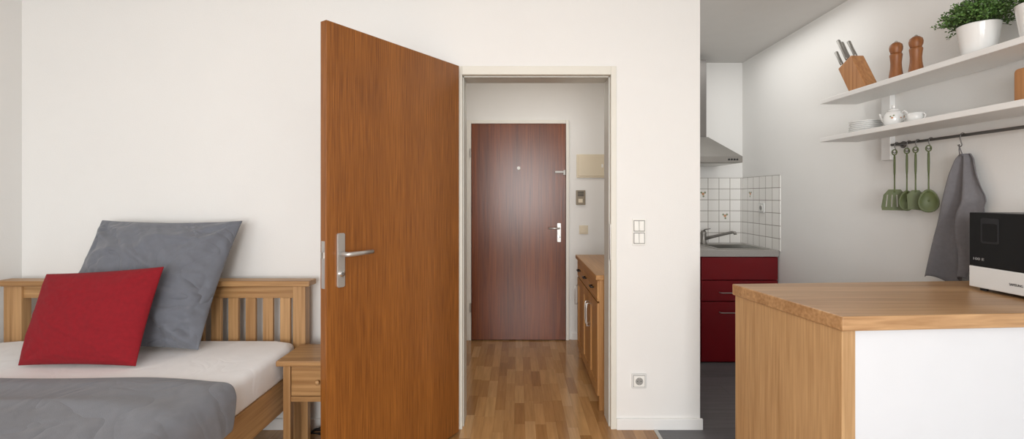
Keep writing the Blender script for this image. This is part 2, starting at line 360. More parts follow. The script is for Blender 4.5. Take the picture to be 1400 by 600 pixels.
# room wall switch and socket
t = thing('light_switch', 'white double light switch on the wall right of the doorway', 'light switch', (.68, WY, 1.034))
MB().prism(rrect(.642, .718, 1.034, 1.184, .006), WY-.009, WY, 'Y').build('plate', PLAST, t, bev=.002)
for z0 in (1.047, 1.116):
    r_ = MB().prism([(WY-.009, z0), (WY-.016, z0), (WY-.012, z0+.054), (WY-.009, z0+.054)], .653, .678, 'X')
    r_.prism([(WY-.009, z0), (WY-.016, z0), (WY-.012, z0+.054), (WY-.009, z0+.054)], .681, .707, 'X')
    r_.build('rocker', PLAST, t, bev=.001)
    MB().box(.648, .712, WY-.0098, WY-.0085, z0-.005, z0+.059).build('rocker_frame', GREYHOLE, t)
def socket(x, y, z, label, rz=0):
    t = thing('wall_socket', label, 'socket', (x, y, z), rz)
    MB().prism(rrect(-.041, .041, 0, .082, .005), -.009, 0, 'Y').build('plate', SILVER, t, bev=.002, local=True)
    MB().prism(rrect(-.033, .033, .008, .074, .003), -.0098, -.009, 'Y').build('joint', GREYHOLE, t, local=True)
    MB().prism(rrect(-.0305, .0305, .0105, .0715, .003), -.0125, -.0098, 'Y').build('insert', PLAST, t, local=True)
    R_ = Matrix.Translation((0, -.0125, .041)) @ Matrix.Rotation(PI/2, 4, 'X')
    MB().lathe([(0, 0), (.0215, 0), (.0215, .0008), (0, .0008)], n=32, M=R_).build('well', GREYHOLE, t, local=True)
    MB().lathe([(.0215, 0), (.0235, 0), (.0235, .0018), (.0215, .0018), (.0215, 0)], n=32, M=R_).build('well_rim', PLAST, t, local=True)
    for dx in (-.0095, .0095):
        MB().lathe([(0, .0), (.0026, 0), (.0026, .0014), (0, .0014)], n=10, M=Matrix.Translation((dx, -.0125, .041)) @ Matrix.Rotation(PI/2, 4, 'X')).build('contact_hole', DARK, t, local=True)
    MB().box(-.0015, .0015, -.0142, -.0125, .019, .027).build('earth_clip', SATIN, t, local=True)
    MB().box(-.0015, .0015, -.0142, -.0125, .055, .063).build('earth_clip', SATIN, t, local=True)
socket(.68, WY, .232, 'white power socket low on the wall right of the doorway')

# hallway cabinet
cx0, cx1, cy0, cy1, cz = .485, .826, 2.83, 3.81, .83
t = thing('sideboard', 'oak sideboard with drawers and doors standing along the hallway wall', 'sideboard', (.655, 3.32, 0))
b_ = MB().box(cx0+.012, cx1, cy0+.01, cy0+.035, 0, cz-.03).box(cx0+.012, cx1, cy1-.035, cy1-.01, 0, cz-.03)
b_.box(cx1-.012, cx1, cy0+.035, cy1-.035, .08, cz-.03).box(cx0+.03, cx1-.012, cy0+.035, cy1-.035, .08, .10).box(cx0+.03, cx1-.012, cy0+.035, cy1-.035, .60, .62)
b_.build('body', OAKC_Z, t, bev=.002)
MB().box(cx0-.012, cx1, cy0-.01, cy1+.01, cz-.03, cz).build('top', OAKC_Y, t, bev=.004)
MB().box(cx0+.035, cx0+.045, cy0+.035, cy1-.035, .0, .08).build('plinth', OAKC_Y, t)
n = 3; wdt = (cy1-cy0-.03)/n
for k in range(n):
    y0 = cy0+.015+k*wdt; y1 = y0+wdt-.004
    dr = MB().box(cx0, cx0+.018, y0, y1, .665, .795).build('drawer', OAKC_Y, t, bev=.003)
    ym = (y0+y1)/2
    MB().tube([(cx0, ym-.03, .73), (cx0-.02, ym-.03, .73), (cx0-.022, ym, .73), (cx0-.02, ym+.03, .73), (cx0, ym+.03, .73)], .005, 8).build('handle', DARK, dr, smooth=True)
    dd = MB().box(cx0, cx0+.018, y0, y0+.05, .09, .655).box(cx0, cx0+.018, y1-.05, y1, .09, .655).box(cx0, cx0+.018, y0+.05, y1-.05, .09, .15).box(cx0, cx0+.018, y0+.05, y1-.05, .595, .655).box(cx0+.008, cx0+.016, y0+.05, y1-.05, .15, .595).build('door', OAKC_Z, t)
    yh = y1-.03 if k != 1 else y0+.03
    MB().tube([(cx0, yh, .44), (cx0-.022, yh, .44), (cx0-.025, yh, .48), (cx0-.025, yh, .55), (cx0-.022, yh, .59), (cx0, yh, .59)], .005, 8).build('handle', SATIN, dd, smooth=True)

# ------------------------------------------------------------------ kitchen run
ky = 3.647; kz = .886
struct(MB().box(XE, WR-.006, BY-.006, BY, kz-.01, 1.477).build('trim_4', TILE_B), 'white tiled splashback on the far kitchen wall', 'wall tiles')
o = struct(MB().box(WR-.006, WR, ky-.01, BY, kz-.01, 1.477).build('trim_5', TILE_R), 'white tiled splashback on the right kitchen wall', 'wall tiles')
def motif(parent, c, axis):
    for (a, z, r, m_) in ((0, 0, .013, ORANGE), (.018, .012, .010, MOTG), (-.016, .012, .009, MOTG), (.004, -.022, .009, MOTG)):
        Mx = Matrix.Translation((c[0], c[1]+a, c[2]+z)) @ Matrix.Rotation(-PI/2, 4, 'Y') if axis == 'X' else Matrix.Translation((c[0]+a, c[1], c[2]+z)) @ Matrix.Rotation(PI/2, 4, 'X')
        MB().lathe([(0, 0), (r, 0), (r*.8, .0012), (0, .0015)], n=8, M=Mx).build('tile_motif', m_, parent)
motif(o, (WR-.006, 4.1, 1.33), 'X')
motif(bpy.data.objects['trim_4'], (1.69, BY-.006, 1.33), 'Y')
motif(bpy.data.objects['trim_4'], (1.89, BY-.006, 1.13), 'Y')
socket(WR-.006, 3.9, 1.17, 'small white socket on the kitchen wall tiles', -PI/2)
def base_unit(x0, x1, label):
    t = thing('base_cabinet', label, 'cabinet', ((x0+x1)/2, (ky+BY)/2, 0), group='red kitchen base cabinets')
    b_ = MB().box(x0, x0+.018, ky+.03, BY-.008, .10, kz-.052).box(x1-.018, x1, ky+.03, BY-.008, .10, kz-.052).box(x0+.018, x1-.018, ky+.03, BY-.008, .10, .118).box(x0+.018, x1-.018, BY-.02, BY-.008, .118, kz-.052)
    b_.build('body', REDC, t)
    MB().box(x0, x1, ky+.035, ky+.05, 0, .10).build('plinth', REDC, t)
    for (z0, z1, hz) in ((.652, .830, None), (.486, .645, .555), (.012, .479, .40)):
        d = MB().box(x0+.002, x1-.002, ky+.01, ky+.029, z0, z1).build('drawer', REDC, t, bev=.002)
        if hz:
            xa, xb = (x0+x1)/2-.16, (x0+x1)/2+.16
            MB().tube([(xa, ky+.01, hz), (xa, ky-.018, hz), (xa+.012, ky-.022, hz), (xb-.012, ky-.022, hz), (xb, ky-.018, hz), (xb, ky+.01, hz)], .004, 8).build('handle', HOODM, d, smooth=True)
    return t
base_unit(1.44, WR-.008, 'red kitchen base cabinet with steel bar handles below the sink')
base_unit(XE+.005, 1.436, 'narrow red kitchen base cabinet below the extractor hood')
sx0, sx1, sy0, sy1 = 1.60, 1.98, 3.72, 4.06
MB_ = MB().box(XE+.002, sx0, ky, BY-.007, kz-.05, kz).box(sx1, WR-.007, ky, BY-.007, kz-.05, kz).box(sx0, sx1, ky, sy0, kz-.05, kz).box(sx0, sx1, sy1, BY-.007, kz-.05, kz)
tag(MB_.build('worktop', COUNTER), 'grey kitchen worktop over the red cabinets', 'worktop')
t = thing('sink', 'stainless steel sink set into the grey worktop', 'sink', ((sx0+sx1)/2, (sy0+sy1)/2, kz))
MB().box(sx0-.02, sx0+.012, sy0-.02, sy1+.02, kz, kz+.006).box(sx1-.012, sx1+.02, sy0-.02, sy1+.02, kz, kz+.006).box(sx0+.012, sx1-.012, sy0-.02, sy0+.012, kz, kz+.006).box(sx0+.012, sx1-.012, sy1-.012, sy1+.02, kz, kz+.006).build('rim', STEEL, t, bev=.002)
q = .012
MB().box(sx0+q, sx1-q, sy0+q, sy1-q, kz-.16, kz-.155).box(sx0+q-.004, sx0+q, sy0+q, sy1-q, kz-.16, kz).box(sx1-q, sx1-q+.004, sy0+q, sy1-q, kz-.16, kz).box(sx0+q, sx1-q, sy0+q-.004, sy0+q, kz-.16, kz).box(sx0+q, sx1-q, sy1-q, sy1-q+.004, kz-.16, kz).build('basin', STEEL, t)
MB().lathe([(0, 0), (.03, 0), (.03, .003), (0, .002)], (1.79, 3.89, kz-.155), 20).build('drain', CHROME, t)
t = thing('faucet', 'chrome mixer tap with slanted spout behind the sink', 'tap', (1.655, 4.15, kz))
MB().lathe([(0, 0), (.030, 0), (.030, .008), (.026, .014), (.025, .085), (.027, .095), (.020, .115), (0, .12)], (1.655, 4.15, kz), 24).build('body', HOODM, t, smooth=True)
MB().tube([(1.66, 4.14, kz+.045), (1.71, 4.095, kz+.066), (1.77, 4.04, kz+.090), (1.835, 3.985, kz+.115), (1.85, 3.97, kz+.112), (1.852, 3.968, kz+.095)], [.015, .013, .012, .012, .013, .014], 14).build('spout', HOODM, t, smooth=True)
MB().tube([(1.655, 4.15, kz+.112), (1.66, 4.13, kz+.128), (1.69, 4.09, kz+.138)], [.010, .008, .007], 10, .6).build('lever', HOODM, t, smooth=True)
# extractor hood
t = thing('extractor_hood', 'stainless steel pyramid extractor hood with chimney duct', 'extractor hood', (1.51, 4.0, 1.58))
hx0, hx1, hy0, hy1 = 1.21, 1.81, 3.75, BY-.002
MB().box(hx0, hx1, hy0, hy1, 1.58, 1.63).build('rim', HOODM, t, bev=.002)
c_ = MB(); B0 = [(hx0, hy0, 1.63), (hx1, hy0, 1.63), (hx1, hy1, 1.63), (hx0, hy1, 1.63)]; T0 = [(1.39, 3.99, 1.815), (1.63, 3.99, 1.815), (1.63, hy1, 1.815), (1.39, hy1, 1.815)]
vb = [c_.bm.verts.new(p) for p in B0]; vt = [c_.bm.verts.new(p) for p in T0]
c_.bm.faces.new(vb[::-1]); c_.bm.faces.new(vt)
for k in range(4): c_.bm.faces.new((vb[k], vb[(k+1) % 4], vt[(k+1) % 4], vt[k]))
c_.build('canopy', HOODM, t)
MB().box(1.40, 1.62, 4.0, hy1, 1.815, 2.48).build('duct', DSTEEL, t, bev=.002)
for k in range(4): MB().lathe([(0, 0), (.008, 0), (.008, .004), (0, .005)], n=12, M=Matrix.Translation((1.70+k*.022, hy0, 1.605)) @ Matrix.Rotation(PI/2, 4, 'X')).build('control_button', DARK, t)
MB().box(hx0+.04, hx1-.04, hy0+.04, hy1-.04, 1.575, 1.58).build('filter', STEEL, t)

# ------------------------------------------------------------------ kitchen island
iz = .945; th = .045
A = Vector((.891, 1.937)); B = Vector((.982, 1.4085)); s4 = .07
xw = 2.046
Dp = Vector((xw, A.y+(xw-A.x)*s4)); Cp = Vector((xw, B.y+(xw-B.x)*s4))
t = thing('kitchen_island', 'oak topped kitchen counter with oak side and white front', 'kitchen counter', (1.45, 1.7, 0))
MB().prism([A, B, Cp, Dp], iz-th, iz).build('worktop', ISL_TOP, t, bev=.004)
lf = (B-A).normalized(); nr = Vector((-lf.y, lf.x)); nr = nr if nr.x > 0 else -nr
a0 = A+lf*.012+nr*.006; b0 = B-lf*.008+nr*.006
MB().prism([a0, b0, b0+nr*.048, a0+nr*.048], 0, iz-th).build('side_panel', ISL_SIDE, t, bev=.002)
b1 = b0+nr*.050-lf*.004; fd = (Cp-B).normalized(); e1 = b1+fd*(xw-b1.x-.002)/fd.x
up = Vector((-fd.y, fd.x))
MB().prism([b1, e1, e1+up*.018, b1+up*.018], .0, iz-th-.002).build('front_panel', WHITE, t, bev=.001)
a1 = a0+nr*.050+lf*.01; g1 = a1+fd*(xw-a1.x-.002)/fd.x
MB().prism([a1-up*.018, g1-up*.018, g1, a1], .0, iz-th-.002).build('back_panel', WHITE, t)

# microwave
mx, my1, my0 = 1.78, 1.837, 1.477
t = thing('microwave', 'black and white microwave on the oak counter against the right wall', 'microwave', ((mx+2.045)/2, (my0+my1)/2, iz))
MB().box(mx+.012, 2.045, my0, my1, .957, 1.2465).build('housing', DARK, t, bev=.006)
dm = MB().box(mx, mx+.012, my0+.002, my1, 1.04, 1.2465).build('door', GLASSB, t, bev=.003)
MB().box(mx-.001, mx+.012, my0+.002, my1, .957, 1.038).build('lower_front', SILVER, t, bev=.003)
MB().prism(rrect(1.722, 1.79, 1.13, 1.226, .008), mx-.0015, mx, 'X').build('handle_frame', RECESS, dm, bev=.0008)
MB().prism(rrect(1.729, 1.783, 1.137, 1.205, .005), mx-.0022, mx-.0012, 'X').build('handle_recess', GLASSB, dm)
def textM(y, z, x): return Matrix(((0, 0, -1, x), (-1, 0, 0, y), (0, 1, 0, z), (0, 0, 0, 1)))
text('lettering', '100 E', .013, textM(my1-.014, 1.063, mx-.0006), LETW, dm, .045)
text('lettering', 'SAMSUNG', .013, textM(1.686, .987, mx-.0016), LETD, t, .046)
for x in (mx+.03, 2.02):
    for y in (my0+.03, my1-.03): MB().lathe([(0, 0), (.012, 0), (.013, .013), (0, .013)], (x, y, iz), 14).build('foot', DARK, t)

# ------------------------------------------------------------------ shelves
sf, sb_ = 1.80, 2.022
tag(MB().box(sf, sb_, .95, 2.775, 1.856, 1.881).build('wall_shelf', SHELFM, bev=.002), 'upper long white wall shelf with plant and knife block', 'shelf', 'white wall shelves')
tag(MB().box(sf, sb_, .95, 2.775, 1.631, 1.656).build('wall_shelf', SHELFM, bev=.002), 'lower long white wall shelf with plates and teapot', 'shelf', 'white wall shelves')
tag(MB().box(sb_, WR, 2.53, 2.594, 1.507, 1.90).build('shelf_upright', SHELFM, bev=.003), 'plain white vertical upright holding both wall shelves', 'shelf support')
RXr, RZ = 2.0, 1.583
t = thing('hanging_rail', 'slim steel rail below the lower white shelf', 'rail', (2.0, 1.75, RZ))
MB().tube([(RXr, 2.49, RZ), (RXr, .98, RZ)], .007, 14).build('bar', DSTEEL, t, smooth=True)
for y in (2.475, 1.0):
    MB().tube([(RXr, y, RZ), (WR, y, RZ)], .007, 12).lathe([(0, 0), (.018, 0), (.018, .006), (0, .008)], n=18, M=Matrix.Translation((WR, y, RZ)) @ Matrix.Rotation(-PI/2, 4, 'Y')).build('mount', DSTEEL, t, smooth=True)

def hook_pts(y, drop=.045):
    pts = []
    for k in range(9):
        a = math.radians(-30+k*30); pts.append((RXr+.0105*math.cos(a), y, RZ+.0105*math.sin(a)))
    pts.append((RXr-.012, y, RZ-.012))
    pts.append((RXr-.004, y, RZ-drop+.012))
    for k in range(6):
        a = math.radians(0-k*36); pts.append((RXr-.012+.009*math.cos(a), y, RZ-drop+.008+.009*math.sin(a)))
    return pts
specs = [(2.458, 'slotted'), (2.38, 'spoon'), (2.328, 'turner'), (2.254, 'ladle')]
lab = {'slotted': 'olive green slotted turner hanging first from the left on the rail',
       'spoon': 'olive green narrow spoon hanging second from the left on the rail',
       'turner': 'olive green slim spatula hanging third from the left on the rail',
       'ladle': 'olive green broad spoon hanging beside the grey towel'}
def hook(y, label, drop=.045):
    tag(MB().tube(hook_pts(y, drop), .0022, 8).build('hook', DSTEEL, smooth=True), label, 'hook', 'hooks on the kitchen rail')
for y, k in specs:
    hook(y, 'steel hook carrying the ' + {'slotted': 'slotted green turner', 'spoon': 'narrow green spoon', 'turner': 'slim green spatula', 'ladle': 'broad green spoon'}[k])
    z0 = RZ-.038
    t = thing('kitchen_utensil', lab[k], {'slotted': 'turner', 'spoon': 'spoon', 'turner': 'spatula', 'ladle': 'spoon'}[k], (RXr-.012, y, z0), math.radians(-42), 'green utensils on the rail')
    hb = MB()
    ring = [(.010*math.cos(a), 0, -.004+.014*math.sin(a)) for a in [2*PI*i/14 for i in range(15)]]
    hb.tube(ring, .003, 8)
    hb.tube([(0, 0, -.017), (0, 0, -.03), (0, 0, -.07), (0, .002, -.11), (0, .002, -.135)], [.006, .010, .0115, .010, .006], 12, .45)
    hb.build('handle', OLIVE, t, local=True, smooth=True)
    MB().tube([(0, .002, -.13), (0, .004, -.16), (0, .003, -.20), (0, 0, -.215)], [.005, .0045, .005, .007], 10, .7).build('neck', OLIVE, t, local=True, smooth=True)
    if k == 'slotted':
        hd = MB(); zt, zb = -.200, -.310; n_ = 5
        def xx(f, z):
            q_ = (zt-z)/(zt-zb); return (-.042-.016*q_)+(f)*(.084+.032*q_)
        zs = (zt, zt-.028, zb+.018, zb)
        hd.prism([(xx(.2, zs[0]), zs[0]), (xx(.8, zs[0]), zs[0]), (xx(1, zs[1]), zs[1]), (xx(0, zs[1]), zs[1])], -.0015, .0015, 'Y')
        hd.prism([(xx(0, zs[2]), zs[2]), (xx(1, zs[2]), zs[2]), (xx(.95, zs[3]), zs[3]), (xx(.05, zs[3]), zs[3])], -.0015, .0015, 'Y')
        for i in range(n_):
            f0 = i/(n_-1)*.84; f1 = f0+.16
            hd.prism([(xx(f0, zs[1]), zs[1]), (xx(f1, zs[1]), zs[1]), (xx(f1, zs[2]), zs[2]), (xx(f0, zs[2]), zs[2])], -.0015, .0015, 'Y')
        hd.build('head', OLIVE, t, local=True)
    elif k == 'turner':
        MB().prism([(-.014, -.205), (.014, -.205), (.032, -.228), (.036, -.292), (.026, -.306), (-.030, -.301), (-.034, -.228)], -.002, .002, 'Y').build('head', OLIVE, t, local=True, bev=.001)
    else:
        w_, h_, dp = (.032, .052, .012) if k == 'spoon' else (.039, .056, .014)
        zc = -.258
        sp_ = MB()
        sp_.grid(lambda a, r: ((max(r, .02))*w_*math.cos(2*PI*a)*(1-.18*math.sin(2*PI*a)), dp*(1-r*r)-dp*.2, zc+max(r, .02)*h_*math.sin(2*PI*a)), 24, 6)
        bmesh.ops.remove_doubles(sp_.bm, verts=sp_.bm.verts, dist=.0001)
        sp_.build('head', OLIVE, t, local=True, smooth=True, solid=.003)
# towel
ty = 2.094
hook(ty, 'steel hook carrying the grey towel', .05)
def interp(tb, x):
    for (a, b), (c, d) in zip(tb, tb[1:]):
        if x <= c: return b+(d-b)*((x-a)/(c-a))
    return tb[-1][1]
t = thing('kitchen_towel', 'grey kitchen towel hanging from a hook beside the microwave', 'towel', (2.0, 2.12, .87))
def tw(u_, v_):
    yl = interp([(0, 2.110), (.04, 2.134), (.15, 2.154), (.35, 2.176), (.6, 2.205), (1, 2.245)], v_); yr = interp([(0, 2.080), (.04, 2.060), (.18, 2.036), (.34, 2.004), (.38, 2.004), (.43, 2.02), (1, 2.045)], v_)
    amp = .010+.026*min(1, v_*1.5)
    ph = u_*13-1.8*v_*(u_-.3)*3+.6*math.sin(v_*5)
    w_ = .5+.5*math.sin(ph)
    x = 2.022-amp*w_**1.7*1.5-.008*math.sin(u_*PI)-.007*math.sin(v_*8+u_*6)
    z = 1.50-v_*.60+v_*(.06*abs(u_-.35)+.018*math.sin(u_*9))
    return (x, yl+(yr-yl)*u_+.006*math.sin(ph*1.0)*v_, z)
tm = MB(); tm.grid(tw, 90, 60); tm.build('cloth', TOWM, t, smooth=True, solid=.003)
MB().tube([(1.995, 2.088, 1.49), (1.988, 2.092, 1.52), (1.985, 2.094, 1.542), (1.988, 2.098, 1.52), (1.995, 2.102, 1.49)], .002, 8).build('loop', TOWM, t, smooth=True)

# knife block
t = thing('knife_block', 'slanted wooden knife block on the upper shelf', 'knife block', (1.885, 2.56, 1.881))
MB().prism([(2.468, 1.881), (2.598, 1.881), (2.692, 2.045), (2.588, 2.092)], 1.850, 1.922, 'X').build('block', BEECH, t, bev=.004)
dv = Vector((0, .49, .87)).normalized()
for (x, y, z, L_) in ((1.864, 2.672, 2.054, .11), (1.905, 2.655, 2.062, .170), (1.868, 2.634, 2.071, .165), (1.900, 2.610, 2.082, .13)):
    p = Vector((x, y, z))
    kn = MB().tube([p-dv*.01, p+dv*.015], [.007, .007], 12, 1.0).build('knife', STEEL, t, smooth=True)
    MB().tube([p+dv*.015, p+dv*.03, p+dv*L_*.6, p+dv*L_, p+dv*(L_+.004)], [.009, .0105, .0095, .011, .007], 14, .8).build('knife_handle', HOODM, kn, smooth=True)
def mill(x, y, sc, label):
    t = thing('pepper_mill', label, 'mill', (x, y, 1.881), group='wooden mills on the upper shelf')
    P = [(0, 0), (.029, 0), (.030, .008), (.028, .03), (.0235, .065), (.0225, .09), (.025, .118), (.0265, .128), (.025, .134), (0, .134)]
    MB().lathe([(r, z*sc) for r, z in P], (x, y, 1.881), 28).build('body', MILLM, t, smooth=True)
    Q = [(0, .135), (.022, .135), (.0225, .142), (.0265, .152), (.028, .166), (.025, .180), (.014, .19), (.0, .191)]
    MB().lathe([(r, z*sc) for r, z in Q], (x, y, 1.881), 28).build('cap', MILLM, t, smooth=True)
    MB().lathe([(0, .191), (.006, .191), (.007, .197), (0, .201)], (x, y, 1.881+(sc-1)*.191), 14).build('knob', STEEL, t, smooth=True)
mill(1.88, 2.315, 1.0, 'brown wooden mill nearer the knife block')
mill(1.885, 2.205, .96, 'brown wooden mill nearer the potted plant')

# potted plants
def plant(x, y, label, seed, r=.070, ph=.13, fw=.155, fh=.12):
    rnd = random.Random(seed); z = 1.881
    t = thing('potted_plant', label, 'plant', (x, y, z), group='small leafy plants in white pots')
    MB().lathe([(0, 0), (r*.72, 0), (r*.76, .005), (r*.98, ph-.004), (r, ph), (r*.94, ph), (r*.9, ph-.02), (0, ph-.02)], (x, y, z), 36).build('pot', CERAM, t, smooth=True)
    MB().lathe([(0, ph-.019), (r*.9, ph-.019)], (x, y, z), 20).build('soil', SOIL, t)
    st = MB(); lf_ = MB(); lim = WR-.01
    for k in range(230):
        a = rnd.uniform(0, 2*PI); e = rnd.uniform(.0, 1)**.6
        tip = Vector((x+fw*e*math.cos(a)*rnd.uniform(.7, 1), y+fw*e*math.sin(a)*rnd.uniform(.7, 1), z+ph+fh*math.sqrt(max(.0, 1-e*e))*rnd.uniform(.6, 1.1)-.02*e*rnd.random()))
        tip.x = min(tip.x, lim)
        b0_ = Vector((x+r*.5*math.cos(a)*e, y+r*.5*math.sin(a)*e, z+ph-.02))
        st.tube([b0_, b0_.lerp(tip, .5)+Vector((0, 0, .018)), tip], .0011, 4)
        for q_ in range(24):
            f = rnd.uniform(.35, 1.03); c = b0_.lerp(tip, f)+Vector((0, 0, .018*math.sin(f*3)))+Vector([rnd.uniform(-.009, .009) for _ in range(3)])
            d = Vector((rnd.uniform(-1, 1), rnd.uniform(-1, 1), rnd.uniform(-.1, 1))).normalized(); sd = d.cross(Vector((rnd.uniform(-1, 1), rnd.uniform(-1, 1), rnd.uniform(-1, 1)))).normalized()
            Lf = rnd.uniform(.007, .013); wf = Lf*.36
            vs = [c, c+d*Lf*.5+sd*wf, c+d*Lf, c+d*Lf*.5-sd*wf]
            if max(v.x for v in vs) > WR-.003: continue
            lf_.bm.faces.new([lf_.bm.verts.new(v) for v in vs])
    st.build('stems', STEMG, t); lf_.build('foliage', LEAFG, t)
plant(1.895, 1.915, 'bushy small leaved plant in a white pot on the upper shelf', 3)
plant(1.90, 1.69, 'white potted plant cut off by the right edge above the shelf', 5, fw=.07, fh=.08)

# plates, teapot and cup on the lower shelf
sz = 1.656
N_P = ['lowest white plate of the small stack on the lower shelf', 'second white plate from the bottom of the small stack', 'third white plate from the bottom of the small stack', 'third white plate from the top of the small stack', 'second white plate from the top of the small stack', 'topmost white plate of the small stack']
for k in range(6):
    o = MB().lathe([(0, 0), (.036, 0), (.039, .003), (.076, .011), (.078, .0135), (.076, .015), (.039, .007), (0, .006)], (1.915, 2.565, sz+k*.0098), 40).build('plate', CERAM, smooth=True)
    tag(o, N_P[k], 'plate', 'stacked white plates')
def spots(t, pts_, R):
    for i, (a, z, r) in enumerate(pts_):
        MB().lathe([(0, 0), (r, 0), (r*.7, .0012), (0, .0015)], n=8, M=Matrix.Rotation(a, 4, 'Z') @ Matrix.Translation((R, 0, z)) @ Matrix.Rotation(PI/2, 4, 'Y')).build('painted_flower' if i % 2 else 'painted_leaf', ORANGE if i % 2 else MOTG, t, local=True)
t = thing('teapot', 'small white patterned teapot on the lower shelf', 'teapot', (1.90, 2.355, sz), 1.85)
K = .82
def sk(l): return [(a*K, b*K*1.10) for a, b in l]
MB().lathe(sk([(0, 0), (.034, 0), (.036, .004), (.048, .022), (.053, .045), (.050, .068), (.040, .086), (.030, .092), (.0, .092)]), n=36).build('body', CERAM, t, local=True, smooth=True)
MB().lathe(sk([(.031, .092), (.032, .095), (.022, .104), (.008, .108), (.006, .112), (.010, .118), (.008, .125), (0, .127)]), n=28).build('lid', CERAM, t, local=True, smooth=True)
MB().tube([(.034, 0, .032), (.049, 0, .040), (.058, 0, .056), (.066, 0, .074), (.069, 0, .078)], [.011, .0085, .007, .0055, .0055], 14).build('spout', CERAM, t, local=True, smooth=True)
MB().tube([(-.036, 0, .070), (-.053, 0, .077), (-.064, 0, .064), (-.060, 0, .041), (-.039, 0, .028)], .004, 12).build('handle', CERAM, t, local=True, smooth=True)
spots(t, [(1.9, .052, .004), (2.05, .045, .005), (2.2, .056, .004), (3.4, .049, .005), (3.6, .054, .004), (2.9, .044, .004)], .0434)
t = thing('cup', 'small white cup right of the teapot on the lower shelf', 'cup', (1.90, 2.225, sz), -1.5)
MB().lathe([(0, 0), (.021, 0), (.023, .004), (.031, .018), (.037, .050), (.035, .050), (.029, .020), (.019, .009), (0, .007)], n=36).build('bowl', CERAM, t, local=True, smooth=True)
MB().tube([(.033, 0, .041), (.046, 0, .043), (.052, 0, .033), (.046, 0, .020), (.030, 0, .016)], .003, 10).build('handle', CERAM, t, local=True, smooth=True)
t = thing('cutting_board', 'thick wooden board standing at the right end of the lower shelf', 'cutting board', (1.945, 1.64, sz))
MB().prism(rrect(1.46, 1.812, sz, sz+.145, .015), 1.93, 1.955, 'X').build('board', BEECH, t, bev=.003)
MB().prism(rrect(1.52, 1.70, sz+.115, sz+.130, .007), 1.928, 1.931, 'X').build('groove', MILLM, t)

# ------------------------------------------------------------------ bed
t = thing('bed', 'light oak double bed with slatted headboard', 'bed', (-1.96, 1.45, 0))
hb = MB().box(-2.70, -1.16, 2.488, 2.518, .765, .832).box(-2.64, -1.197, 2.488, 2.518, .36, .44).build('headboard', OAK_X, t, bev=.003)
MB().box(-2.765, -1.10, 2.455, 2.545, .832, .862).build('cap_rail', OAK_X, hb, bev=.006)
for x0, x1 in ((-2.735, -2.64), (-1.197, -1.13)): MB().box(x0, x1, 2.475, 2.53, 0, .832).build('post', OAK_Z, hb, bev=.004)
for k in range(15):
    xc = -1.247-k*.0925
    MB().box(xc-.027, xc+.027, 2.494, 2.512, .44, .765).build('slat', OAK_Z, hb, bev=.002)
for x0 in (-2.755, -1.19): MB().box(x0, x0+.030, .42, 2.475, .245, .400).build('side_rail', OAK_Y, t, bev=.005)
MB().box(-2.755, -1.16, .38, .42, .245, .45).build('footboard', OAK_X, t, bev=.005)
for x0 in (-2.755, -1.229): MB().box(x0, x0+.065, .37, .435, 0, .245).build('leg', OAK_Z, t, bev=.004)
sl = MB()
for k in range(14): sl.box(-2.725, -1.19, .47+k*.145, .53+k*.145, .29, .308)
sl.build('slatted_base', OAK_X, t)
mt = MB()
def rbox(mbx, x0, x1, y0, y1, z0, z1, r, n=6):
    def fn(u_):
        a = u_*2*PI
        ca, sa = math.cos(a), math.sin(a)
        k = 1/(abs(ca)**24+abs(sa)**24)**(1/24)
        return ca*k, sa*k
    rings = []
    pr = [(-.045, z0), (-.045, .395), (-.012, .408), (0, .425), (0, z1-r)]+[(-r*(1-math.cos(PI/2*i/n)), z1-r+r*math.sin(PI/2*i/n)) for i in range(1, n+1)]
    for off, z in pr:
        ring = []
        for i in range(96):
            X, Y = fn(i/96)
            ring.append(mbx.bm.verts.new(((x0+x1)/2+X*((x1-x0)/2+off), (y0+y1)/2+Y*((y1-y0)/2+off), z)))
        rings.append(ring)
    mbx.bm.faces.new(rings[0][::-1]); mbx.bm.faces.new(rings[-1])
    for A_, B_ in zip(rings, rings[1:]):
        for i in range(96): mbx.bm.faces.new((A_[i], A_[(i+1) % 96], B_[(i+1) % 96], B_[i]))
rbox(mt, -2.722, -1.148, .435, 2.462, .312, .553, .035)
o = mt.build('mattress', SHEET, smooth=False); tag(o, 'mattress in a white fitted sheet on the oak bed', 'mattress')
for p_ in o.data.polygons: p_.use_smooth = abs(p_.normal.z) < .98
def bl(u_, v_):
    Wt = 1.575; Ls = Wt+.150; s = u_*Ls
    xr = -1.135; top = .563; r = .035
    x = -2.71+s
    lim = xr-(-2.71)-r
    if s <= lim: X = x; Z = top
    else:
        q = s-lim; arc = r*PI/2
        if q < arc: a_ = q/r; X = xr-r+r*math.sin(a_); Z = top-r+r*math.cos(a_)
        else: X = xr+.006+.02*((q-arc)/.2); Z = top-r-(q-arc)
    far = 1.90-.10*max(0, (s-1.15)/.6)**1.5+.008*math.sin(s*6)
    Y = .50+(far-.50)*v_
    e = max(0, 1-(1-v_)*12)
    nz_ = noise.noise(Vector((X*1.8, Y*2.6, Z*3)))*.024+(.5-abs(noise.noise(Vector((X*1.6+1.0*Y, Y*3-X, 3+Z*3)))))*.024-.012
    fold = .003*math.exp(-((v_-.95)/.02)**2)+.009*math.exp(-((v_-.80-.03*math.sin(s*2.3))/.02)**2*(.6+.4*math.sin(s*3)))
    w8 = max(0, min(1, (s-lim+.05)/.08))
    Z += (.011+nz_*.6*(1-e)+fold-.010*e*e)*(1-w8)+.005*w8
    X += w8*(.010+abs(nz_)*1.0+fold*.4)
    return (X, Y, Z)
bm_ = MB(); bm_.grid(bl, 100, 90)
tag(bm_.build('blanket', BLANK, smooth=True, solid=.007, sub=1, soff=1), 'grey blanket spread over the foot half of the bed', 'blanket')

